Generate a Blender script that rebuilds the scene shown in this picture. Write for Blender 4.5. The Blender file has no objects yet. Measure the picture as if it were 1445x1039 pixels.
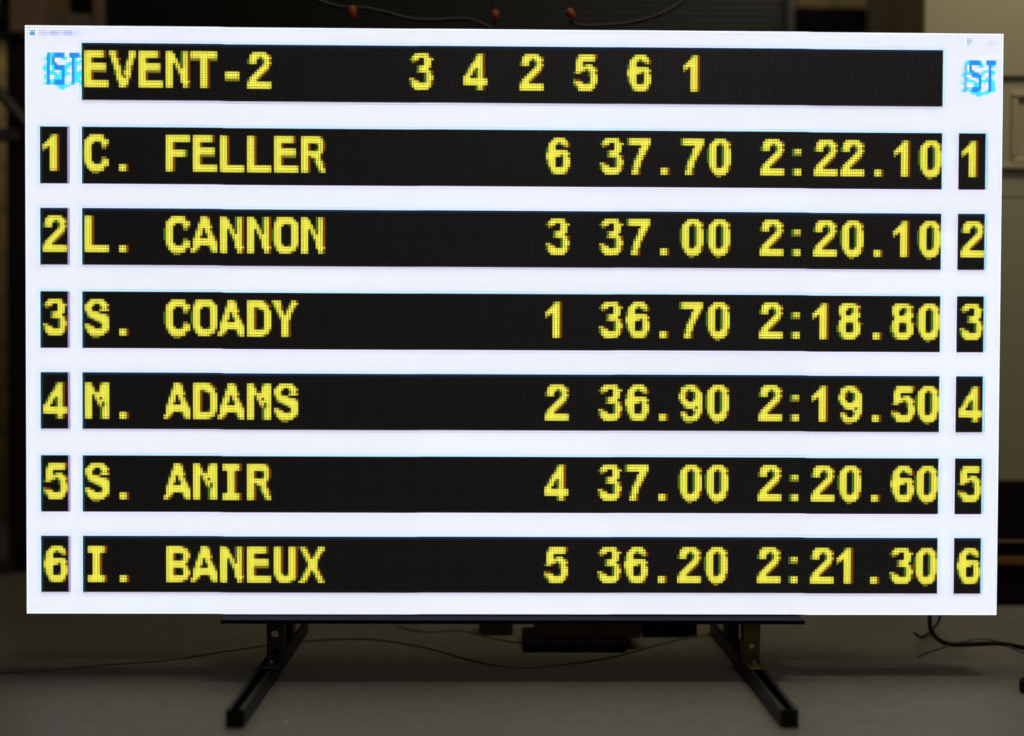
import bpy, math, random
from mathutils import Vector, Matrix

random.seed(7)
S = bpy.context.scene
COL = S.collection

# ------------------------------------------------------------------ camera
HC = 0.91                                    # height of the screen's centre above the floor
FPX = 1500.0                                 # focal length in pixels of a 1445 px wide frame
YAW, PITCH, ROLL = 0.0129, -0.0170, 0.0045
CAM = Vector((-0.0445, -2.7312, HC - 0.0686))
FWD = Vector((math.sin(YAW) * math.cos(PITCH), math.cos(YAW) * math.cos(PITCH), math.sin(PITCH)))
_r0 = Vector((math.cos(YAW), -math.sin(YAW), 0.0))
_u0 = _r0.cross(FWD)
RGT = math.cos(ROLL) * _r0 + math.sin(ROLL) * _u0
UPV = -math.sin(ROLL) * _r0 + math.cos(ROLL) * _u0
cam_data = bpy.data.cameras.new('camera')
cam_data.sensor_fit = 'HORIZONTAL'
cam_data.sensor_width = 36.0
cam_data.lens = 36.0 * FPX / 1445.0
cam_data.clip_start = 0.05
cam_data.clip_end = 100.0
cam_data.dof.use_dof = True
cam_data.dof.focus_distance = 2.80
cam_data.dof.aperture_fstop = 0.5
cam_data.dof.aperture_blades = 7
cam = bpy.data.objects.new('camera', cam_data)
COL.objects.link(cam)
cam.matrix_world = Matrix(((RGT.x, UPV.x, -FWD.x, CAM.x), (RGT.y, UPV.y, -FWD.y, CAM.y),
                           (RGT.z, UPV.z, -FWD.z, CAM.z), (0, 0, 0, 1)))
S.camera = cam

# ------------------------------------------------------------------ world, exposure, lamps
world = bpy.data.worlds.new('World')
S.world = world
world.use_nodes = True
bg = world.node_tree.nodes['Background']
bg.inputs[0].default_value = (0.9, 0.85, 0.75, 1)
bg.inputs[1].default_value = 0.02
S.view_settings.view_transform = 'Standard'
S.view_settings.look = 'None'
S.view_settings.exposure = 0.0
S.view_settings.gamma = 1.0
S.view_settings.use_curve_mapping = False
S.cycles.use_denoising = True
S.cycles.max_bounces = 6
S.cycles.sample_clamp_indirect = 4.0


def lamp(name, loc, target, sx, sy, power, color, spread=180):
    d = bpy.data.lights.new(name, 'AREA')
    d.shape = 'RECTANGLE'
    d.size, d.size_y = sx, sy
    d.energy = power
    d.color = color
    d.spread = math.radians(spread)
    o = bpy.data.objects.new(name, d)
    COL.objects.link(o)
    o.location = loc
    o.rotation_euler = (Vector(target) - Vector(loc)).to_track_quat('-Z', 'Y').to_euler()
    return o


lamp('ceiling_lamp_middle', (0.1, 0.04, 4.2), (0.1, 0.04, 0), 2.6, 0.45, 15, (1.0, 0.89, 0.57))
lamp('fill_light_front', (0.9, -3.2, 3.6), (0.5, -1.2, 0), 1.2, 0.6, 14, (1.0, 0.93, 0.87))  # unseen fill, added to lift the front floor and the black bars
lamp('added_light_right', (1.80, -0.15, 3.3), (1.90, 0.78, 1.8), 0.9, 0.3, 6.6, (1.0, 0.90, 0.62), 110)  # unseen light added for the beige cabinet, spread kept off the floor
lamp('added_light_back', (-2.95, 1.1, 2.75), (-2.6, 2.45, 2.1), 0.4, 0.3, 2.0, (1.0, 0.83, 0.52), 100)  # unseen light added low on the left to brighten the block wall


# ------------------------------------------------------------------ helpers
def at(px, py, Y):
    """Point seen at photograph pixel (px, py) on the vertical plane y = Y."""
    d = FWD + RGT * ((px - 722.5) / FPX) + UPV * ((519.5 - py) / FPX)
    return CAM + d * ((Y - CAM.y) / d.y)


def on_floor(px, py, z=0.0):
    d = FWD + RGT * ((px - 722.5) / FPX) + UPV * ((519.5 - py) / FPX)
    return CAM + d * ((z - CAM.z) / d.z)


class MB:
    """Collects shapes and links them as one mesh object."""

    def __init__(self):
        self.v, self.f, self.m = [], [], []

    def quad(self, pts, m=0):
        n = len(self.v)
        self.v += [tuple(p) for p in pts]
        self.f.append(tuple(range(n, n + len(pts))))
        self.m.append(m)

    def box(self, x0, x1, y0, y1, z0, z1, b=0.0, m=0):
        """Box with its edges cut by b."""
        b = min(b, (x1 - x0) * .45, (y1 - y0) * .45, (z1 - z0) * .45)
        if b <= 0:
            n = len(self.v)
            self.v += [(x, y, z) for z in (z0, z1) for y in (y0, y1) for x in (x0, x1)]
            for q in ((0, 2, 3, 1), (4, 5, 7, 6), (0, 1, 5, 4), (2, 6, 7, 3), (0, 4, 6, 2), (1, 3, 7, 5)):
                self.f.append(tuple(n + i for i in q))
                self.m.append(m)
            return
        n = len(self.v)
        idx = {}
        X, Y, Z = (x0, x1), (y0, y1), (z0, z1)
        for i in (0, 1):
            for j in (0, 1):
                for k in (0, 1):
                    sx, sy, sz = (b, -b)[i], (b, -b)[j], (b, -b)[k]
                    for a, p in (('x', (X[i], Y[j] + sy, Z[k] + sz)), ('y', (X[i] + sx, Y[j], Z[k] + sz)),
                                 ('z', (X[i] + sx, Y[j] + sy, Z[k]))):
                        idx[(i, j, k, a)] = len(self.v)
                        self.v.append(p)
        F = []
        for i in (0, 1):
            F.append([idx[(i, j, k, 'x')] for j, k in ((0, 0), (1, 0), (1, 1), (0, 1))])
            F.append([idx[(j, i, k, 'y')] for j, k in ((0, 0), (1, 0), (1, 1), (0, 1))])
            F.append([idx[(j, k, i, 'z')] for j, k in ((0, 0), (1, 0), (1, 1), (0, 1))])
        for p in (0, 1):
            for q in (0, 1):
                F.append([idx[(p, q, 0, 'x')], idx[(p, q, 1, 'x')], idx[(p, q, 1, 'y')], idx[(p, q, 0, 'y')]])
                F.append([idx[(p, 0, q, 'x')], idx[(p, 1, q, 'x')], idx[(p, 1, q, 'z')], idx[(p, 0, q, 'z')]])
                F.append([idx[(0, p, q, 'y')], idx[(1, p, q, 'y')], idx[(1, p, q, 'z')], idx[(0, p, q, 'z')]])
        for i in (0, 1):
            for j in (0, 1):
                for k in (0, 1):
                    F.append([idx[(i, j, k, a)] for a in 'xyz'])
        for q in F:
            self.f.append(tuple(q))
            self.m.append(m)

    def tube(self, pts, r, n=8, m=0):
        pts = [Vector(p) for p in pts]
        rings = []
        for i, p in enumerate(pts):
            t = (pts[min(i + 1, len(pts) - 1)] - pts[max(i - 1, 0)]).normalized()
            a = t.cross(Vector((0, 0, 1)))
            if a.length < 0.05:
                a = t.cross(Vector((0, 1, 0)))
            a.normalize()
            c = t.cross(a)
            rr = r[i] if isinstance(r, (list, tuple)) else r
            s = len(self.v)
            for k in range(n):
                w = 2 * math.pi * k / n
                self.v.append(tuple(p + (a * math.cos(w) + c * math.sin(w)) * rr))
            rings.append(s)
        for s, e in zip(rings, rings[1:]):
            for k in range(n):
                self.f.append((s + k, s + (k + 1) % n, e + (k + 1) % n, e + k))
                self.m.append(m)
        self.f.append(tuple(rings[0] + k for k in range(n))[::-1])
        self.f.append(tuple(rings[-1] + k for k in range(n)))
        self.m += [m, m]

    def build(self, name, mats, parent=None, smooth=False):
        me = bpy.data.meshes.new(name)
        me.from_pydata(self.v, [], self.f)
        for m in (mats if isinstance(mats, (list, tuple)) else [mats]):
            me.materials.append(m)
        me.polygons.foreach_set('material_index', self.m)
        if smooth:
            me.polygons.foreach_set('use_smooth', [True] * len(self.f))
        me.update()
        import bmesh
        bm = bmesh.new()
        bm.from_mesh(me)
        if len(bm.faces) < 20000:
            bmesh.ops.recalc_face_normals(bm, faces=bm.faces)
            bm.to_mesh(me)
        bm.free()
        o = bpy.data.objects.new(name, me)
        COL.objects.link(o)
        if parent:
            o.parent = parent
            o.matrix_parent_inverse = parent.matrix_world.inverted()
        return o


def tag(o, label=None, cat=None, group=None, kind=None):
    for k, v in (('label', label), ('category', cat), ('group', group), ('kind', kind)):
        if v:
            o[k] = v
    return o


def empty(name, loc):
    o = bpy.data.objects.new(name, None)
    o.empty_display_size = 0.1
    COL.objects.link(o)
    o.location = loc
    o.matrix_world = Matrix.Translation(loc)
    return o


def smooth_path(pts, n=10):
    """Catmull-Rom curve through the points."""
    P = [Vector(p) for p in pts]
    P = [P[0] * 2 - P[1]] + P + [P[-1] * 2 - P[-2]]
    out = []
    for i in range(1, len(P) - 2):
        for k in range(n):
            t = k / n
            a, b, c, d = P[i - 1], P[i], P[i + 1], P[i + 2]
            out.append(0.5 * (2 * b + (c - a) * t + (2 * a - 5 * b + 4 * c - d) * t * t + (3 * b - a - 3 * c + d) * t ** 3))
    out.append(P[-2])
    return out


def material(name, color, rough=0.6, metal=0.0, var=0.15, scale=8.0, bump=0.0, detail=6.0, spec=0.5):
    """Procedural surface: the colour wanders with noise, so does the gloss."""
    m = bpy.data.materials.new(name)
    m.use_nodes = True
    nt = m.node_tree
    b = nt.nodes['Principled BSDF']
    tc = nt.nodes.new('ShaderNodeTexCoord')
    nz = nt.nodes.new('ShaderNodeTexNoise')
    nz.inputs['Scale'].default_value = scale
    nz.inputs['Detail'].default_value = detail
    nt.links.new(tc.outputs['Object'], nz.inputs['Vector'])
    mx = nt.nodes.new('ShaderNodeMix')
    mx.data_type = 'RGBA'
    mx.inputs['A'].default_value = (*[c * (1 - var) for c in color], 1)
    mx.inputs['B'].default_value = (*[min(1, c * (1 + var)) for c in color], 1)
    nt.links.new(nz.outputs['Fac'], mx.inputs['Factor'])
    nt.links.new(mx.outputs['Result'], b.inputs['Base Color'])
    b.inputs['Roughness'].default_value = rough
    b.inputs['Metallic'].default_value = metal
    b.inputs['Specular IOR Level'].default_value = spec
    if bump:
        bp = nt.nodes.new('ShaderNodeBump')
        bp.inputs['Strength'].default_value = bump
        bp.inputs['Distance'].default_value = 0.004
        nt.links.new(nz.outputs['Fac'], bp.inputs['Height'])
        nt.links.new(bp.outputs['Normal'], b.inputs['Normal'])
    return m


# ------------------------------------------------------------------ materials
def floor_material():
    m = material('painted_concrete', (0.252, 0.234, 0.218), rough=0.55, var=0.26, scale=1.3, detail=9)
    nt = m.node_tree
    b = nt.nodes['Principled BSDF']
    tc = nt.nodes['Texture Coordinate']
    n2 = nt.nodes.new('ShaderNodeTexNoise')
    n2.inputs['Scale'].default_value = 28
    n2.inputs['Detail'].default_value = 5
    nt.links.new(tc.outputs['Object'], n2.inputs['Vector'])
    n3 = nt.nodes.new('ShaderNodeTexNoise')
    n3.inputs['Scale'].default_value = 5
    n3.inputs['Detail'].default_value = 8
    nt.links.new(tc.outputs['Object'], n3.inputs['Vector'])
    mr = nt.nodes.new('ShaderNodeMapRange')
    mr.inputs['To Min'].default_value = 0.42
    mr.inputs['To Max'].default_value = 0.72
    nt.links.new(n3.outputs['Fac'], mr.inputs['Value'])
    nt.links.new(mr.outputs['Result'], b.inputs['Roughness'])
    old = b.inputs['Base Color'].links[0].from_socket
    mx = nt.nodes.new('ShaderNodeMix')
    mx.data_type = 'RGBA'
    mx.blend_type = 'MULTIPLY'
    mx.inputs['Factor'].default_value = 0.20
    rp = nt.nodes.new('ShaderNodeValToRGB')
    rp.color_ramp.elements[0].position = 0.38
    rp.color_ramp.elements[0].color = (0.45, 0.42, 0.38, 1)
    rp.color_ramp.elements[1].position = 0.6
    nt.links.new(n2.outputs['Fac'], rp.inputs['Fac'])
    nt.links.new(old, mx.inputs['A'])
    nt.links.new(rp.outputs['Color'], mx.inputs['B'])
    nt.links.new(mx.outputs['Result'], b.inputs['Base Color'])
    bp = nt.nodes.new('ShaderNodeBump')
    bp.inputs['Strength'].default_value = 0.05
    bp.inputs['Distance'].default_value = 0.002
    nt.links.new(n2.outputs['Fac'], bp.inputs['Height'])
    nt.links.new(bp.outputs['Normal'], b.inputs['Normal'])
    return m


def led_material():
    m = bpy.data.materials.new('lit_led')
    m.use_nodes = True
    nt = m.node_tree
    b = nt.nodes['Principled BSDF']
    a = nt.nodes.new('ShaderNodeAttribute')
    a.attribute_name = 'led_colour'
    dim = nt.nodes.new('ShaderNodeMix')
    dim.data_type = 'RGBA'
    dim.blend_type = 'MULTIPLY'
    dim.inputs['Factor'].default_value = 1.0
    dim.inputs['B'].default_value = (0.4, 0.4, 0.4, 1)
    nt.links.new(a.outputs['Color'], dim.inputs['A'])
    nt.links.new(dim.outputs['Result'], b.inputs['Base Color'])
    nt.links.new(a.outputs['Color'], b.inputs['Emission Color'])
    b.inputs['Emission Strength'].default_value = 1.0
    b.inputs['Roughness'].default_value = 0.6
    b.inputs['Specular IOR Level'].default_value = 0.1
    return m


M_FLOOR = floor_material()
M_LED = led_material()
M_OFF = material('unlit_led', (0.15, 0.145, 0.158), rough=0.45, var=0.2, scale=60)
M_MASK = material('led_mask', (0.062, 0.060, 0.065), rough=0.8, var=0.2, scale=40, spec=0.2)
M_CASE = material('cabinet_black', (0.02, 0.02, 0.024), rough=0.5, var=0.2, scale=20)
M_RAIL = material('rail_paint', (0.006, 0.008, 0.022), rough=0.7, var=0.25, scale=25, spec=0.08)
M_STEEL = material('black_steel', (0.016, 0.016, 0.017), rough=0.42, var=0.35, scale=30, spec=0.4)
M_HOLE = material('hole_dark', (0.004, 0.004, 0.004), rough=0.9)
M_ZINC = material('yellow_zinc', (0.13, 0.10, 0.035), rough=0.4, metal=0.6, var=0.5, scale=45)
M_BOLT = material('bright_bolt', (0.45, 0.45, 0.46), rough=0.3, metal=1.0)
M_RUBBER = material('black_rubber', (0.012, 0.012, 0.012), rough=0.7, spec=0.2)
M_FLEX = material('dull_flex', (0.17, 0.155, 0.135), rough=0.7, spec=0.2)
M_CABLE = material('grey_cable', (0.042, 0.038, 0.033), rough=0.55)
M_ORANGE = material('orange_plastic', (0.45, 0.09, 0.010), rough=0.45, var=0.2, scale=30)
M_BEIGE = material('beige_paint', (0.40, 0.36, 0.245), rough=0.55, var=0.05, scale=3)
M_BROWN = material('brown_wood', (0.24, 0.155, 0.088), rough=0.6, var=0.3, scale=6)
M_TRIM = material('varnished_wood', (0.20, 0.095, 0.022), rough=0.35, var=0.25, scale=9)
M_BLACKWALL = material('black_paint', (0.006, 0.006, 0.006), rough=0.8, var=0.3, scale=2, spec=0.12)
M_SHUTTER = material('dark_slats', (0.011, 0.0105, 0.008), rough=0.45, var=0.25, scale=5)
M_POST = material('grey_steel', (0.065, 0.064, 0.060), rough=0.5, var=0.2, scale=8)
M_CARD = material('cardboard', (0.30, 0.205, 0.12), rough=0.8, var=0.15, scale=7)
M_CARD2 = material('grey_card', (0.20, 0.165, 0.12), rough=0.8, var=0.15, scale=7)
M_PSU = material('dark_brown_case', (0.10, 0.055, 0.034), rough=0.5, var=0.2, scale=12)
M_PAPER = material('paper', (0.6, 0.6, 0.58), rough=0.8)


def block_material():
    m = material('block_wall', (0.30, 0.23, 0.11), rough=0.85, var=0.3, scale=7, bump=0.4)
    nt = m.node_tree
    b = nt.nodes['Principled BSDF']
    old = b.inputs['Base Color'].links[0].from_socket
    tc = nt.nodes['Texture Coordinate']
    mp = nt.nodes.new('ShaderNodeMapping')
    mp.inputs['Rotation'].default_value = (math.radians(90), 0, 0)
    nt.links.new(tc.outputs['Object'], mp.inputs['Vector'])
    br = nt.nodes.new('ShaderNodeTexBrick')
    br.inputs['Scale'].default_value = 1.0
    br.inputs['Brick Width'].default_value = 0.44
    br.inputs['Row Height'].default_value = 0.215
    br.inputs['Mortar Size'].default_value = 0.012
    br.inputs['Color1'].default_value = (1, 1, 1, 1)
    br.inputs['Color2'].default_value = (0.8, 0.8, 0.8, 1)
    br.inputs['Mortar'].default_value = (0.5, 0.5, 0.5, 1)
    nt.links.new(mp.outputs['Vector'], br.inputs['Vector'])
    mx = nt.nodes.new('ShaderNodeMix')
    mx.data_type = 'RGBA'
    mx.blend_type = 'MULTIPLY'
    mx.inputs['Factor'].default_value = 1.0
    nt.links.new(old, mx.inputs['A'])
    nt.links.new(br.outputs['Color'], mx.inputs['B'])
    nt.links.new(mx.outputs['Result'], b.inputs['Base Color'])
    return m


M_BLOCK = block_material()

# ------------------------------------------------------------------ the setting
fl = MB()
fl.quad([(-7, -7, 0), (7, -7, 0), (7, 7, 0), (-7, 7, 0)])
tag(fl.build('floor', M_FLOOR), kind='structure')

YB = 2.45
bw = MB()
bw.box(-7, 7, YB + 0.35, YB + 0.5, 0, 4.5)
tag(bw.build('back_wall', M_BLACKWALL), 'black painted wall closing the room far behind the lit screen', 'wall')

lw = MB()
xr = at(60, 300, YB).x
lw.box(-5.0, xr, YB, YB + 0.2, 0, 4.5)
tag(lw.build('block_wall', M_BLOCK), 'yellowish block wall glimpsed beyond the black post at the left edge', 'wall')

# dark beam over the block wall
bm_ = MB()
zb = at(5, 19, YB - 0.2).z
bm_.box(-5.0, at(11, 10, YB - 0.2).x, YB - 0.3, YB - 0.002, zb, zb + 0.25, 0.004)
tag(bm_.build('lintel_beam', M_STEEL), 'dark beam crossing the top of the yellowish block wall', 'beam')

YS = 1.60
# roller shutter with horizontal slats
sh = empty('roller_shutter', (0, YS, 0))
tag(sh, 'dark roller shutter of narrow horizontal slats behind the top of the screen', 'shutter')
sx0, sx1 = at(160, 20, YS).x, at(1106, 20, YS).x
s = MB()
z = 0.0
while z < 2.9:
    s.quad([(sx0, YS, z), (sx1, YS, z), (sx1, YS - 0.010, z + 0.006), (sx0, YS - 0.010, z + 0.006)])
    s.quad([(sx0, YS - 0.010, z + 0.006), (sx1, YS - 0.010, z + 0.006), (sx1, YS - 0.010, z + 0.020), (sx0, YS - 0.010, z + 0.020)])
    s.quad([(sx0, YS - 0.010, z + 0.020), (sx1, YS - 0.010, z + 0.020), (sx1, YS, z + 0.026), (sx0, YS, z + 0.026)])
    z += 0.026
s.build('curtain', M_SHUTTER, sh)
g = MB()
g.box(sx1 + 0.002, at(1122, 20, YS - 0.05).x, YS - 0.05, YS + 0.03, 0, 2.95, 0.004)
g.build('guide_rail', M_POST, sh)
g = MB()
g.box(sx0 - 0.06, sx0 - 0.002, YS - 0.05, YS + 0.03, 0, 2.95, 0.004)
g.build('guide_rail', M_STEEL, sh)

# black double-door cupboard between the shutter and the beige cabinet
cb = empty('black_cupboard', (at(1176, 500, 1.66).x, 1.66, 0))
tag(cb, 'tall black double-door cupboard between the slatted shutter and beige cabinet', 'cupboard')
cx0, cx1 = at(1126, 20, 1.66).x, at(1229, 20, 1.66).x
ct = at(1180, 8, 1.66).z
c = MB()
c.box(cx0, cx1, 1.68, 2.08, 0, ct, 0.003)
c.build('carcass', M_BLACKWALL, cb)
cm = (cx0 + cx1) / 2
for a, b in ((cx0, cm - 0.004), (cm + 0.004, cx1)):
    c = MB()
    c.box(a, b, 1.66, 1.678, 0.06, ct - 0.01, 0.004)
    d_ = c.build('door', M_BLACKWALL, cb)
    h = MB()
    hx = b - 0.03 if a == cx0 else a + 0.03
    h.tube([(hx, 1.642, 1.0), (hx, 1.642, 1.14)], 0.006)
    h.build('handle', M_POST, d_)

# yellowish board seen above the cupboard
yb = MB()
yb.box(at(1124, 5, 2.3).x, at(1228, 5, 2.3).x, 2.30, 2.33, ct - 0.5, ct + 0.6, 0.003)
tag(yb.build('hanging_board', M_BLOCK), 'dull yellow board showing just over the black double-door cupboard', 'board')

wp = MB()
wp.box(at(1231, 20, 1.45).x, at(1256, 20, 1.45).x, 1.45, 1.52, 0, 2.7, 0.004)
tag(wp.build('wooden_post', M_CARD2), 'dark brown wooden post between the black cupboard and the beige cabinet', 'post')

# tall beige cabinet on a black base, right of the screen
YC = 0.78
bx0 = at(1303, 30, YC).x
bc = empty('beige_cabinet', (bx0 + 0.8, YC, 0))
tag(bc, 'tall beige panelled cabinet standing on a black base beside the screen', 'cabinet')
zbase = at(1425, 682, YC - 0.02).z
z1, z2, z3 = (at(1430, y, YC).z for y in (280, 237, 110))
c = MB()
c.box(bx0 + 0.004, bx0 + 1.75, YC + 0.02, YC + 0.34, zbase + 0.002, 2.6, 0.002, 0)
c.build('carcass', M_BROWN, bc)
c = MB()
c.box(bx0, bx0 + 1.75, YC, YC + 0.018, zbase + 0.004, z1 - 0.0015, 0.003)
c.build('lower_panel', M_BEIGE, bc)
c = MB()
c.box(bx0, bx0 + 1.75, YC, YC + 0.018, z1 + 0.0015, z3 - 0.001, 0.003)
mid = c.build('middle_panel', M_BEIGE, bc)
c = MB()
c.box(bx0, bx0 + 1.75, YC - 0.014, YC + 0.018, z3, 2.6, 0.004)
c.build('upper_panel', M_BEIGE, bc)
c = MB()
c.box(bx0, bx0 + 1.75, YC - 0.016, YC - 0.002, z2 - 0.008, z2 + 0.012, 0.004)
c.build('ledge', M_BEIGE, mid)
fx0 = at(1426, 180, YC).x
ft, fb = at(1430, 130, YC).z, at(1430, 233, YC).z
c = MB()
w = 0.022
c.box(fx0, fx0 + 0.5, YC - 0.014, YC - 0.001, ft - w, ft, 0.005)
c.box(fx0, fx0 + 0.5, YC - 0.014, YC - 0.001, fb, fb + w, 0.005)
c.box(fx0, fx0 + w, YC - 0.013, YC - 0.001, fb + w, ft - w, 0.005)
c.box(fx0 + 0.5 - w, fx0 + 0.5, YC - 0.013, YC - 0.001, fb + w, ft - w, 0.005)
c.build('frame', M_BEIGE, mid)
c = MB()
ztrim = at(1425, 791, YC - 0.02).z
c.box(bx0 + 0.01, bx0 + 1.75, YC - 0.02, YC + 0.30, 0.0, zbase, 0.003)
bb = c.build('base', M_BLACKWALL, bc)
c = MB()
c.box(bx0 + 0.01, bx0 + 1.75, YC - 0.034, YC - 0.0205, ztrim - 0.013, ztrim + 0.013, 0.003)
c.build('trim_strip', M_TRIM, bb)
c = MB()
c.box(bx0 + 0.01, bx0 + 1.75, YC - 0.028, YC - 0.0205, ztrim + 0.06, ztrim + 0.068, 0.002)
c.build('trim_strip', M_BROWN, bb)

# storage rack at the left
YR = 1.26
rk = empty('storage_rack', (at(23, 500, YR).x, YR, 0))
tag(rk, 'black steel storage rack whose post stands at the left edge', 'rack')
px0, px1 = at(10, 500, YR).x, at(37, 500, YR).x
zs = at(30, 46, YR).z
c = MB()
c.box(px0, px1 + 0.05, YR, YR + 0.07, 0, zs - 0.032, 0.004)
c.build('post', M_STEEL, rk)
c = MB()
xq = at(330, 40, YR).x
c.box(xq - 0.08, xq, YR, YR + 0.07, 0, zs - 0.032, 0.004)
c.build('post', M_STEEL, rk)
c = MB()
c.box(px0 - 0.02, xq + 0.02, YR - 0.02, YR + 0.5, zs - 0.03, zs, 0.004)
c.build('shelf', M_STEEL, rk)
c = MB()
zb0, zb1 = at(10, 201, YR).z, at(10, 183, YR).z
c.box(px0 - 0.5, px0 + 0.06, YR - 0.03, YR - 0.002, zb0, zb1, 0.003)
c.build('crossbar', M_POST, rk)
c = MB()
a, b = at(-14, 116, YR - 0.02), at(44, 182, YR - 0.02)
c.tube([a, b], 0.022, 6)
c.build('brace', M_POST, rk)


def carton(name, pa, pb, ytop, label, cat, mat, dep=0.25, group=None):
    x0, x1 = at(pa, 30, YR).x, at(pb, 30, YR).x
    zt = at(pa, ytop, YR).z
    b = MB()
    b.box(x0, x1, YR, YR + dep, zs + 0.001, zt, 0.004)
    if mat in (M_CARD,):
        b.box(x0 + 0.002, x1 - 0.002, YR - 0.0012, YR - 0.0004, zs + 0.2, zs + 0.24)
    return tag(b.build(name, mat), label, cat, group)


carton('cardboard_box', 13, 61, -60, 'tall brown cardboard box on the rack above the left post', 'box', M_CARD)
carton('cardboard_box', 92, 126, 19, 'small low grey-brown box on the rack between tall box and board', 'box', M_CARD2, 0.2)
carton('wooden_board', 130, 146, -50, 'narrow brown board standing upright on the rack beside the low box', 'board', M_BROWN, 0.02)

p0 = on_floor(-6, 812)
c = MB()
c.box(p0.x - 0.03, on_floor(11, 812).x, p0.y, p0.y + 0.09, 0, 0.052, 0.005)
jb = c.build('metal_box', M_POST)
tag(jb, 'small grey metal box on the floor at the far left', 'box')

# ------------------------------------------------------------------ the LED screen
P = 0.00625
NC, NR = 400, 240
X0, Z0 = -NC * P / 2, HC + NR * P / 2

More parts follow.
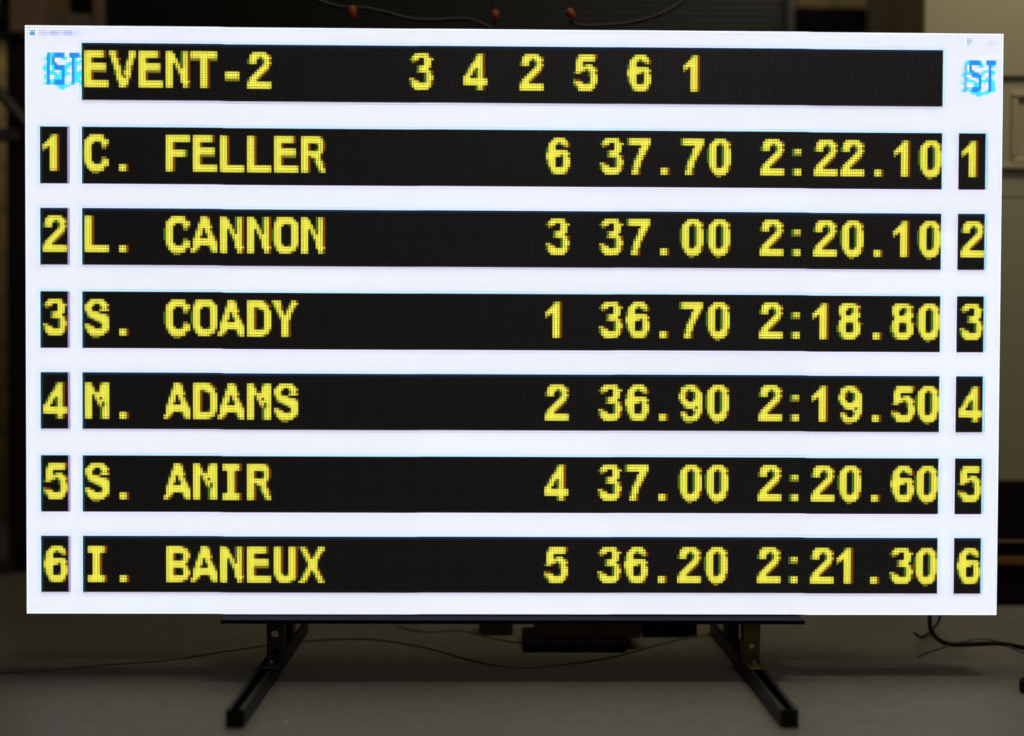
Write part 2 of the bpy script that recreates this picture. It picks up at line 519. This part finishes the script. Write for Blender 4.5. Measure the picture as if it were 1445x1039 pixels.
GLYPH = {
'E': ["_########o", "_########o", "_########o", "_###o", "_###o", "_#########", "_#########", "_#########", "_###dddddd",
      "_###o", "_###o", "_###o", "_##########", "_##########", "_##########"],
'F': ["_##########", "_##########", "_##########", "_###o", "_###o", "_###o", "_########g", "_########g", "_########g",
      "_###o", "_###o", "_###o", "_###o", "_###o", "_###o"],
'L': ["_###o"] * 12 + ["_##########"] * 3,
'R': ["_########o", "_#########", "_#########o", "_###o__g##o", "_###o___##o", "_###o__g##o", "_#########", "_########o",
      "_###o####", "_###o_g##o", "_###o_g###", "_###o__###o", "_###o__g##o", "_###o___###", "_###o___g##"],
'C': ["___######", "__#######o", "_##########", "_####__g###", "_###____##o", "g###____dd", "g###", "g###", "g###", "g###____dd",
      "_###____###", "_####__g###", "_g#########", "__#######o", "___######", "____ddd"],
'A': ["____###o", "____####", "___g####", "___#####o", "___######", "__g##o##o", "__###_###", "__###_g##o", "_g##o__###",
      "_#########o", "_##########", "_##########", "_###___g###", "###o____###", "##o_____g##"],
'N': ["_###___g##o", "_####__g##o", "_####__g##o", "_#####_g##o", "_#####og##o", "_###g##g##o", "_###_##o##o", "_###_g####o",
      "_###__####o", "_###__g###o", "_###___###o", "_###___###o", "_###___####", "_###____##o", "_###____##o"],
'O': ["__#######", "_g########", "_##########", "_####__g###", "_###____###", "g###____###", "g###____###", "g###____###",
      "g###____###", "g###____###", "_###____###", "_####__g###", "_g########o", "__########", "___#####o"],
'S': ["___######", "__########", "_####__####", "_###___g##o", "_###o__####", "_g#####o", "__########o", "__g########",
      "____g######", "______g####", "_##o____###", "_####__g###", "_g#########", "__########o", "___######", "____ddd"],
'D': ["_#######o", "_########o", "_#########o", "_###og####", "_###o__g###", "_###o___###", "_###o___###", "_###o___###",
      "_###o___###", "_###o___###", "_###o___###", "_###o__g###", "_#########o", "_#########", "_#######g"],
'Y': ["####____##o", "g###___g###", "_###o__###", "_g##o_g##o", "__###_###", "__g##o##o", "___#####", "___g####", "____###o",
      "____###o", "____###o", "____###o", "____###o", "____###o", "____###o"],
'M': ["_###___g###", "_###o__####", "_####__####", "_####og####", "_##########", "_###g######", "_###_##o###", "_###_g#####",
      "_###__##g##", "_###__o#g##", "_###___g###", "_###___g###", "_###___g###", "_###___g###", "_###___g###"],
'I': ["__#######o"] * 3 + ["____###o"] * 9 + ["__#######o"] * 3,
'U': ["_###o__###o"] * 11 + ["_####_g###o", "_g########o", "__########", "___#####g"],
'X': ["g##o____###", "_###___g###", "_g##o__###", "__###_g##o", "__g##o###", "___#####o", "___g####", "____####", "___g####",
      "___#####o", "__g##o###", "__###_g##o", "_g##o__###", "_###___g##o", "###o____###"],
'V': ["###o____###", "###o____###", "g##o____###", "_###o__g##o", "_###___###", "_g##o__###", "__###_g##o", "__###_g##o",
      "__g##o###", "__g##o###", "___###g##", "___#####o", "___g####", "____####", "____###o"],
'T': ["###########"] * 3 + ["dddd###oddd"] + ["____###o"] * 11,
'B': ["_#######o", "_#########", "_#########o", "_###o__g###", "_###o___###", "_###o__g##o", "_#########", "_########o",
      "_#########", "_###o__g##o", "_###o___###", "_###o___###", "_#########o", "_#########", "_#######o"],
'0': ["____#####", "___#######o", "__####o####", "__###__g##o", "_g###__g###", "_g###__g###", "_g###__g###", "_g###__g###",
      "_g###__g###", "_g###__g###", "__###__g###", "__###o_###o", "__g#######o", "___#######", "____#####", "_____dd"],
'1': ["____g##o", "____###o", "___####o", "__#####o", "_######o", "_##o###o", "_d__###o"] + ["____###o"] * 8,
'2': ["___######", "__########o", "__####g####", "_g###__g##o", "_g###__g###", "_______###o", "______####", "_____####o",
      "____####o", "___####o", "__####o", "_g###o", "_##########", "_##########", "_##########"],
'3': ["___######", "__#######o", "_g###__####", "__do___###", "_______###", "____g#####", "____g####", "____d#####o",
      "_______g##o", "_______g###", "_##o___g###", "_g###__g##o", "_g########o", "__########", "___######"],
'4': ["______g##o", "______###o", "_____g###o", "_____####o", "____#####o", "___g#####o", "___###g##o", "__g##og##o",
      "__###_g##o", "_###__g##o", "_##########", "_##########", "_##########", "______g##o", "______g##o"],
'5': ["___#######o", "__g#######o", "__########", "__###", "__###g###", "__########o", "__####g####", "_g##o__g##o",
      "_______g###", "________###", "_doo____###", "_####__g###", "_g########o", "__g#######", "___######"],
'6': ["____#####", "___#######", "__####g###o", "__###___d#o", "_g###", "_g########", "_##########", "_######g##o", "_####___###",
      "_g###___###", "_g###___###", "__###__g###", "__g#######o", "___#######", "___g#####o"],
'7': ["_g#########", "_g#########", "_g#########", "_______###o", "______####", "______###o", "_____g###", "_____###o",
      "____g###", "____###o", "____###", "___g###", "___g##o", "___###o", "___###o"],
'8': ["__######o", "_#########", "_####_g##o", "_###__g##o", "_###__####", "_g########", "__#######", "_########o", "_###o_g###o",
      "g###___###", "g###___###", "g###__g###", "_g########", "_g#######", "__g#####"],
'9': ["___g####o", "__#######o", "__###g####", "_g##o__g###", "_###o__g###", "_###___g###", "_g###__####", "__#########",
      "___########", "___g####g##", "_______####", "__##o__g###", "__###__###o", "__g#######", "___######", "____ddd"],
'.': [""] * 12 + ["____###o"] * 3,
':': [""] * 4 + ["___g###", "___g###", "___gddd"] + [""] * 5 + ["___g###"] * 3,
'-': [""] * 8 + ["___######"] * 3 + ["___dddddd"],
}
YELLOW = (1.20, 1.12, 0.11)
TINT = {'#': YELLOW, 'o': (0.22, 0.066, 0.005), 'g': (0.075, 0.18, 0.018), 'd': (0.26, 0.22, 0.02)}
WHITE = (1.225, 1.28, 1.41)

LOGO_A = (7, ["", "__BCCBBBB__BBBBc", "_cBCbBBBBc_BBBBC", "cCBCB__cCC__BC__", "_cBCB______cBCcC", "_cBCBB___cCCBCCc", "cCBcCBBBBCCcBC__",
              "CCB_CBBBBCc_BC__", "_CBCC__CBC__BCcC", "_cBCCCcCBCCcBCCC", "cCB__CCCBC_cBCCC", "_CB_cCCCB___BCCc", "_cBCCBBBBc_cBCCC",
              "cCBCCBBBBc_Cbc_C", "_____cCCCCCc___c", "_______CCc______"])
LOGO_B = (382, ["", "__cCBBBBC__BBBB_", "__CCBBBBBccBBBB_", "_ci_B__cCC__BCc_", "_ci_B_______B__c", "__icBB___cCCBCc_", "_CiCCBBBcCc_BCC_",
                "cCi__BBBBc__Bc__", "__iC___CB_cCBc__", "_ciCCCc_BCCCBCc_", "cCi__cCCB_c_BCC_", "__i___CCB___BCc_", "_ciCcBBBB___BCC_",
                "cCicCBBBC_cCBCC_", "_c__cCCCCCCCc___", "_______CCc______"])
LOGO_TINT = {'B': (0.03, 0.42, 1.30), 'b': (0.14, 0.58, 1.30), 'C': (0.09, 1.16, 1.40), 'c': (0.60, 1.20, 1.40), 'i': (0.24, 0.74, 1.35)}

# per-cabinet brightness and the small steps between cabinets
CABS = {}
for i in range(5):
    for j in range(3):
        CABS[(i, j)] = (0.0, random.uniform(-.0006, .0006), 1 + random.uniform(-.02, .02))
for j in range(3):
    for i, dz in enumerate((0.0004, -0.0004, 0.0, 0.0003, -0.0004)):
        a = CABS[(i, j)]
        CABS[(i, j)] = (a[0], a[1] * .4 + dz, a[2])


class Leds:
    """Round LEDs of one region: a mask sheet behind and an eight-sided dot per LED."""

    def __init__(self, y):
        self.v, self.f, self.c, self.m, self.y = [], [], [], [], y

    def sheet(self, c0, c1, r0, r1, y):
        n = len(self.v)
        x0, x1, za, zb_ = X0 + c0 * P, X0 + c1 * P, Z0 - r1 * P, Z0 - r0 * P
        self.v += [(x0, y, za), (x1, y, za), (x1, y, zb_), (x0, y, zb_)]
        self.f.append((n, n + 1, n + 2, n + 3))
        self.c.append((0, 0, 0))
        self.m.append(1)

    def dot(self, c, r, col, lit=True, k=0.452, cut=0.4142):
        dx, dz, br = CABS[(min(c // 80, 4), min(r // 80, 2))]
        x, z = X0 + (c + .5) * P + dx, Z0 - (r + .5) * P + dz
        n = len(self.v)
        a = k * P
        b = a * cut
        y = self.y
        for u, w_ in ((-b, -a), (b, -a), (a, -b), (a, b), (b, a), (-b, a), (-a, b), (-a, -b)):
            self.v.append((x + u, y, z + w_))
        self.f.append(tuple(range(n, n + 8)))
        j = br * random.gauss(1, 0.014)
        self.c.append((col[0] * j, col[1] * j, col[2] * j))
        self.m.append(0 if lit else 2)

    def build(self, name, parent):
        me = bpy.data.meshes.new(name)
        me.from_pydata(self.v, [], self.f)
        for m in (M_LED, M_MASK, M_OFF):
            me.materials.append(m)
        me.polygons.foreach_set('material_index', self.m)
        at_ = me.attributes.new('led_colour', 'FLOAT_COLOR', 'FACE')
        flat = []
        for c_ in self.c:
            flat += [c_[0], c_[1], c_[2], 1.0]
        at_.data.foreach_set('color', flat)
        me.update()
        o = bpy.data.objects.new(name, me)
        COL.objects.link(o)
        o.parent = parent
        o.matrix_parent_inverse = parent.matrix_world.inverted()
        return o


board = empty('led_scoreboard', (0, 0, 0))
tag(board, 'large lit scoreboard of LED modules showing a yellow results table, on black feet', 'scoreboard')

for i in range(5):
    for j in range(3):
        dx, dz, _b = CABS[(i, j)]
        c = MB()
        xa, zt = X0 + i * 0.5 + dx, Z0 - j * 0.5 + dz
        c.box(xa + 0.0006, xa + 0.4994, 0.0, 0.02, zt - 0.4994, zt - 0.0006, 0.001)
        c.box(xa + 0.012, xa + 0.488, 0.0202, 0.075, zt - 0.488, zt - 0.012, 0.006)
        c.build('cabinet', M_CASE, board)

white = Leds(-0.0030)
white.sheet(0, NC, 0, NR, -0.0010)
owner = [[None] * NC for _ in range(NR)]     # which LEDs belong to a bar or a logo
tone = {}


def lerp(a, b, t):
    return tuple(a[i] * (1 - t) + b[i] * t for i in range(3))


class Region:
    def __init__(self, name, c0, c1, start, label, edges):
        self.name, self.label = name, label
        self.c0, self.c1 = c0, c1
        self.r0 = int(math.floor(start + 0.35))
        end = start + 23
        self.r1 = int(round(end))
        for r in range(self.r0, self.r1):
            for c_ in range(c0, c1):
                owner[r][c_] = self
        f = start - math.floor(start)
        # softened edges: the picture fed to the screen was scaled
        for c_ in range(c0 - 1, c1 + 1):
            if f > 0.6:
                tone[(self.r0 - 1, c_)] = (0.66, 0.98, 1.22)
            else:
                tone[(self.r0 - 1, c_)] = (0.78, 0.98, 1.25)
                tone[(self.r0, c_)] = (0.014, 0.028, 0.062)
            tone[(self.r1, c_)] = (0.95, 0.88, 1.18) if f > 0.6 else (0.72, 0.67, 0.86)
        for r in range(self.r0, self.r1):
            le, ri = edges
            tone[(r, c0 - 1)] = le[0]
            if le[1]:
                tone[(r, c0)] = le[1]
            tone[(r, c1)] = ri[0]
            if ri[1]:
                tone[(r, c1 - 1)] = ri[1]
        REG.append(self)

    def build(self):
        L = Leds(-0.0040)
        L.sheet(self.c0, self.c1, self.r0, self.r1, -0.0020)
        for r in range(self.r0, self.r1):
            for c_ in range(self.c0, self.c1):
                if (r, c_) in LIT:
                    continue
                t = tone.get((r, c_))
                if t:
                    L.dot(c_, r, t)
                else:
                    L.dot(c_, r, (0, 0, 0), lit=False, k=0.40)
        o = L.build(self.name, board)
        if self.label:
            o['label'] = self.label
        return o


REG, LIT = [], set()


def text(parent, s_, col, row):
    """One mesh per character (the two dots of a colon apart)."""
    for n_, ch in enumerate(s_):
        if ch == ' ':
            continue
        nm = {'.': 'full_stop', ':': 'colon_dot', '-': 'hyphen'}.get(ch, 'numeral' if ch.isdigit() else 'letter')
        for lo, hi in (((0, 10), (10, 20)) if ch == ':' else ((0, 20),)):
            L = Leds(-0.0046)
            on = {(k, q): sym for k, line in enumerate(GLYPH[ch]) if lo <= k < hi for q, sym in enumerate(line) if sym != '_'}
            for (k, q), sym in on.items():
                # LEDs on a stroke's outline coloured dimmer to imitate edge blur and glow
                out = sum(on.get(n, '_') != '#' for n in ((k - 1, q), (k + 1, q), (k, q - 1), (k, q + 1)))
                f = (1.0, 0.74, 0.52, 0.42, 0.36)[out] if sym == '#' else 1.0
                L.dot(col + 11 * n_ + q, row + k, [v * f for v in TINT[sym]], k=0.465, cut=0.4142)
            L.build(nm, parent)


def mark(s_, col, row):
    for n_, ch in enumerate(s_):
        if ch == ' ':
            continue
        for k, line in enumerate(GLYPH[ch]):
            for q, sym in enumerate(line):
                if sym != '_':
                    LIT.add((row + k, col + 11 * n_ + q))


ROWS = [("C. FELLER", "6", "37.70", "2:22.10"), ("L. CANNON", "3", "37.00", "2:20.10"), ("S. COADY", "1", "36.70", "2:18.80"),
        ("M. ADAMS", "2", "36.90", "2:19.50"), ("S. AMIR", "4", "37.00", "2:20.60"), ("I. BANEUX", "5", "36.20", "2:21.30")]
START = [7.4 + 33.5 * k for k in range(7)]
TROW = [10, 44, 77, 111, 145, 178, 212]
E_MAIN = (((0.80, 1.05, 1.3), (0.016, 0.055, 0.065)), ((0.66, 0.98, 1.15), None))
E_LEFT = (((0.80, 1.05, 1.3), (0.015, 0.045, 0.055)), ((0.44, 0.36, 0.66), None))
E_RIGHT = (((0.86, 0.84, 1.10), None), ((0.40, 0.85, 1.05), None))

head = Region('header_bar', 23, 375, START[0], 'black header bar with the event number and six lane numerals', E_MAIN)
bars, lboxes, rboxes = [], [], []
ORD = ['first', 'second', 'third', 'fourth', 'fifth', 'sixth']
for k in range(6):
    bars.append(Region('result_bar', 23, 375, START[k + 1], f'{ORD[k]} black result bar under the header', E_MAIN))
    lboxes.append(Region('lane_box', 6, 17, START[k + 1], f'left lane box reading {k + 1}', E_LEFT))
    rboxes.append(Region('lane_box', 382, 393, START[k + 1], f'right lane box reading {k + 1}', E_RIGHT))

jobs = [(head, 'event_lettering', "EVENT-2", 23, TROW[0])]
for k, d in enumerate("342561"):
    jobs.append((head, 'lane_numeral', d, 23 + 11 * (12 + 2 * k) + (0, 0, 1, 1, 1, 2)[k], TROW[0]))
for k, (nm, ln, sp, tm) in enumerate(ROWS):
    jobs += [(bars[k], 'name_lettering', nm, 23, TROW[k + 1]), (bars[k], 'lane_numeral', ln, 24 + 11 * 17, TROW[k + 1]),
             (bars[k], 'split_time', sp, 24 + 11 * 19, TROW[k + 1]), (bars[k], 'race_time', tm[:6], 24 + 11 * 25, TROW[k + 1]),
             (bars[k], 'race_time', tm[6], 23 + 11 * 31, TROW[k + 1]),
             (lboxes[k], 'numeral', str(k + 1), 6, TROW[k + 1]), (rboxes[k], 'numeral', str(k + 1), 382, TROW[k + 1])]
for j in jobs:
    mark(j[2], j[3], j[4])

# emblems: letters over waves, one each side of the header
logo_cells = []
for c0, rows in (LOGO_A, LOGO_B):
    cells = {}
    for k, line in enumerate(rows):
        for q, sym in enumerate(line):
            if sym != '_' and owner[10 + k][c0 + q] is None:
                cells[(10 + k, c0 + q)] = LOGO_TINT[sym]
    logo_cells.append(cells)
logo_all = set(logo_cells[0]) | set(logo_cells[1])

# faint window title strip along the top
strip = {}
for r in (2, 3):
    for c_ in (2, 3):
        strip[(r, c_)] = (0.10, 0.55, 1.1) if r == 3 else (0.34, 0.78, 1.12)
for c_, lv in zip(range(5, 23), (.92, .8, .7, .86, .95, .72, .6, .66, .8, .92, .78, .7, .62, .6, .8, .95, .84, .9)):
    for r in (2, 3):
        strip[(r, c_)] = (WHITE[0] * lv * .95, WHITE[1] * lv * .97, WHITE[2])
for r, c_ in ((2, 385), (3, 385), (4, 385), (2, 386), (3, 386), (4, 385), (3, 394), (4, 394), (4, 393), (3, 395)):
    strip[(r, c_)] = (0.72, 0.84, 1.1)

for r in range(NR):
    for c_ in range(NC):
        if owner[r][c_] is not None or (r, c_) in logo_all or (r, c_) in strip:
            continue
        white.dot(c_, r, [v * 1.12 for v in tone[(r, c_)]] if (r, c_) in tone else WHITE)
# glyph dots that spill over a bar's edge replace the white dot there: none do, the text stays inside its bar
white.build('screen_face', board)

built = {}
for rg in REG:
    built[rg] = rg.build()
for rg, nm, s_, col, row in jobs:
    text(built[rg], s_, col, row)
for cells in logo_cells:
    L = Leds(-0.0036)
    for (r, c_), t in cells.items():
        L.dot(c_, r, t)
    L.build('emblem', board)
for nm, lo, hi in (('title_icon', 0, 5), ('title_text', 5, 30), ('window_button', 380, 390), ('window_button', 390, 400)):
    L = Leds(-0.0036)
    for (r, c_), t in strip.items():
        if lo <= c_ < hi:
            L.dot(c_, r, t)
    L.build(nm, board)

# ------------------------------------------------------------------ base rail and feet
zbot = Z0 - NR * P
ra, rb_ = at(311, 880, -0.05).x, at(1136, 880, -0.05).x
c = MB()
c.box(ra, rb_, -0.052, 0.085, zbot - 0.013, zbot - 0.003, 0.0015)
c.build('base_rail', M_RAIL, board)


def channel(mb, xc, y0, y1, z0, w, t, m=0):
    """Open-topped steel channel lying along y with folded lips."""
    h = w / 2
    mb.box(xc - h, xc + h, y0, y1, z0, z0 + t, 0.0006, m)
    mb.box(xc - h, xc - h + t, y0, y1, z0 + t, z0 + w, 0.0006, m)
    mb.box(xc + h - t, xc + h, y0, y1, z0 + t, z0 + w, 0.0006, m)
    mb.box(xc - h + t, xc - h + 0.010, y0, y1, z0 + w - t, z0 + w - 0.0002, 0.0006, m)
    mb.box(xc + h - 0.010, xc + h - t, y0, y1, z0 + w - t, z0 + w - 0.0002, 0.0006, m)


def plate_with_holes(mb, xc, y, z0, z1, w, t, holes, rad, m=0, seg=16):
    """Upright plate facing the camera, cut by round holes (ring strips between square cells)."""
    h = w / 2
    cuts = [z0]
    for hz in holes:
        cuts += [hz - h * .98, hz + h * .98]
    cuts.append(z1)
    for a, b in zip(cuts[0::2], cuts[1::2]):
        if b - a > 1e-4:
            mb.box(xc - h, xc + h, y, y + t, a, b, 0, m)
    for hz in holes:
        for k in range(seg):
            a0, a1 = 2 * math.pi * k / seg, 2 * math.pi * (k + 1) / seg

            def sq(a):
                q = max(abs(math.cos(a)), abs(math.sin(a)))
                return (math.cos(a) / q * h, math.sin(a) / q * h * .98)
            o0, o1 = sq(a0), sq(a1)
            i0, i1 = (math.cos(a0) * rad, math.sin(a0) * rad), (math.cos(a1) * rad, math.sin(a1) * rad)
            for yy in (y, y + t):
                mb.quad([(xc + o0[0], yy, hz + o0[1]), (xc + o1[0], yy, hz + o1[1]), (xc + i1[0], yy, hz + i1[1]),
                         (xc + i0[0], yy, hz + i0[1])], m)
            mb.quad([(xc + i0[0], y, hz + i0[1]), (xc + i1[0], y, hz + i1[1]), (xc + i1[0], y + t, hz + i1[1]),
                     (xc + i0[0], y + t, hz + i0[1])], m)


def bolt(name, parent, x, y, z, r=0.008):
    b = MB()
    pts = []
    b.tube([(x, y, z), (x, y, z + 0.007)], r, 6)
    b.tube([(x, y, z + 0.007), (x, y, z + 0.012)], r * .55, 8)
    return b.build(name, M_BOLT, parent)


YU = -0.030
for side, pxu, mat in (('l', 388, M_STEEL), ('r', 1061, M_ZINC)):
    xu = at(pxu, 910, YU).x
    xf = on_floor(331.5 if side == 'l' else 1114, 1027).x
    # the foot itself, a strut channel running front to back
    fy0 = on_floor(331 if side == 'l' else 1110, 1027).y
    f_ = MB()
    channel(f_, xf, fy0, 0.42, 0.0, 0.041, 0.0028)
    foot = f_.build('foot', M_STEEL, board)
    f_ = MB()
    f_.box(xf - 0.019, xf + 0.019, fy0 - 0.003, fy0 - 0.0003, 0.0015, 0.0395, 0.002)
    f_.build('end_cap', M_RUBBER, foot)
    u = MB()
    zt = zbot - 0.0135
    hs = [0.041 + 0.028, 0.041 + 0.028 + 0.047] if side == 'l' else [0.041 + 0.045, 0.041 + 0.09]
    hs = [q for q in hs if q < zt - 0.02]
    plate_with_holes(u, xu, YU - 0.003, 0.0415, zt, 0.041, 0.005, hs, 0.0095 if side == 'l' else 0.0075)
    if side == 'l':
        u.box(xu + 0.0155, xu + 0.0205, YU + 0.0022, YU + 0.04, 0.0415, zt, 0.0006)
    else:
        u.box(xu - 0.0205, xu - 0.0155, YU + 0.0022, YU + 0.04, 0.0415, zt, 0.0006)
    u.box(xu - 0.0205, xu + 0.0205, YU - 0.06, YU - 0.0032, 0.0415, 0.0465, 0.001)
    up = u.build('bracket', mat, foot)
    if side == 'r':
        up['label'] = 'yellow zinc bracket'
    bolt('bolt', foot, xu - 0.002, YU - 0.032, 0.0466)
    # bracing strut behind the plate, leaning back to the rear of the foot
    br = MB()
    br.box(xf - 0.016, xf + 0.016, 0.19, 0.23, 0.042, zt, 0.002)
    br.build('rear_strut', M_STEEL, foot)

# ------------------------------------------------------------------ things under and behind the screen
b = MB()
q0, q1 = on_floor(738, 921), on_floor(884, 921)
b.box(q0.x, q1.x, q0.y, q0.y + 0.16, 0.0, 0.030, 0.004)
tag(b.build('flat_case', M_RUBBER), 'flat black case on the floor under the middle of the screen', 'case')
b = MB()
qa, qb = at(755, 900, q0.y + 0.03).x, at(904, 900, q0.y + 0.03).x
b.box(qa, qb, q0.y + 0.03, q0.y + 0.15, 0.031, 0.085, 0.004)
tag(b.build('power_supply', M_PSU), 'dark brown power supply lying on the flat black case', 'power supply')
b = MB()
q2, q3 = on_floor(908, 900), on_floor(984, 900)
b.box(q2.x, q3.x, q2.y, q2.y + 0.08, 0.0, 0.05, 0.006)
tag(b.build('adapter', M_RAIL), 'blue-black adapter on the floor right of the brown power supply', 'adapter')
b = MB()
q4, q5 = on_floor(676, 897), on_floor(724, 897)
b.box(q4.x, q5.x, q4.y, q4.y + 0.08, 0.0, 0.05, 0.006)
tag(b.build('junction_box', M_POST), 'small grey box on the floor left of the flat black case', 'box')


def floor_cable(name, pix, r, mat, label):
    pts = []
    for p_ in pix:
        lift = p_[2] if len(p_) > 2 else 0.0
        q = on_floor(p_[0], p_[1], r + lift)
        pts.append(q)
    m_ = MB()
    m_.tube(smooth_path(pts, 8), r, 8)
    return tag(m_.build(name, mat, smooth=True), label, 'cable')


floor_cable('power_cable', [(-60, 952), (60, 946), (150, 938), (230, 932), (300, 922), (375, 911), (440, 904), (520, 902), (600, 914), (670, 933),
                            (730, 942), (800, 937), (860, 928), (910, 915), (960, 902), (1010, 895), (1060, 888)], 0.0026, M_FLEX,
            'long thin cable wandering across the floor from the left edge to the right foot')
floor_cable('power_cable', [(560, 884), (600, 892), (650, 890), (700, 902), (740, 908)], 0.0024, M_FLEX,
            'thin black cable looping into the flat case under the screen')


def drop_cable(name, top, pix, r, label):
    pts = [top[0], top[1]]
    for p_ in pix:
        pts.append(on_floor(p_[0], p_[1], r))
    m_ = MB()
    m_.tube(smooth_path(pts, 8), r, 8)
    return tag(m_.build(name, M_RUBBER, smooth=True), label, 'cable')


ya = on_floor(1320, 900).y
drop_cable('power_cable', (at(1316, 790, 0.12), at(1312, 872, ya - 0.02)), [(1316, 894), (1336, 908), (1372, 909), (1410, 908), (1450, 915), (1500, 925)],
           0.0060, 'thick black cable dropping behind the screen and running to the right')
drop_cable('power_cable', (at(1332, 800, 0.12), at(1327, 868, ya - 0.02)), [(1316, 888), (1301, 899), (1290, 893)],
           0.0035, 'thin black cable hanging beside the thick cable with a loose end')
floor_cable('power_cable', [(1296, 927), (1305, 922), (1330, 914), (1365, 904), (1395, 902), (1420, 911), (1460, 928)], 0.0024, M_FLEX,
            'thin black cable arching over the thick cable at the right')

pl = MB()
q = on_floor(1450, 978)
pl.tube([(q.x, q.y, 0.0), (q.x, q.y, 0.006), (q.x, q.y, 0.030), (q.x, q.y, 0.036)], [0.016, 0.019, 0.019, 0.013], 16)
tag(pl.build('cable_end', M_RUBBER, smooth=False), 'stubby black plug standing on the floor at the right edge', 'plug')
q = on_floor(404, 1021)
pl = MB()
pl.quad([(q.x - .004, q.y - .003, .001), (q.x + .003, q.y - .004, .0015), (q.x + .004, q.y + .004, .003), (q.x - .002, q.y + .003, .001)])
tag(pl.build('paper_scrap', M_PAPER), 'tiny white scrap of paper on the floor beside the left foot', 'scrap')


# ------------------------------------------------------------------ cables above the screen
def hung(name, pix, Y, r, label, conn):
    e = empty(name, at(pix[0][0], pix[0][1], Y))
    tag(e, label, 'cable')
    m_ = MB()
    m_.tube(smooth_path([at(a, b_, Y + (p[0] if p else 0)) for a, b_, *p in pix], 8), r, 8)
    m_.build('cord', M_CABLE, e, True)
    (ax, ay), (bx, by), rr = conn
    k = MB()
    pa, pb = at(ax, ay, Y - 0.012), at(bx, by, Y - 0.012)
    k.tube([pa, pa.lerp(pb, .12), pa.lerp(pb, .55), pa.lerp(pb, .85), pb], [rr * .6, rr, rr, rr * .8, rr * .4], 10)
    k.build('connector', M_ORANGE, e, True)
    return e


hung('hanging_cable', [(400, -14), (440, -2), (480, 10), (515, 12), (545, 18), (575, 26), (610, 29), (645, 27), (670, 30), (695, 44), (705, 70)], 0.42,
     0.0055, 'grey cable sagging above the screen left of the vertical cord', ((497, 9), (499, 28), 0.0125))
hung('hanging_cable', [(699, -40), (699, 0), (698, 40), (697, 80)], 0.46, 0.0055,
     'straight grey cord hanging vertically above the middle of the screen', ((699, 15), (699, 31), 0.0125))
hung('hanging_cable', [(801, 80), (803, 34), (822, 37), (870, 35), (905, 29), (935, 19), (955, 8), (975, -8), (1000, -40)], 0.44, 0.0055,
     'grey cable rising to the right above the screen, orange-capped end', ((801, 14), (811, 27), 0.0125))
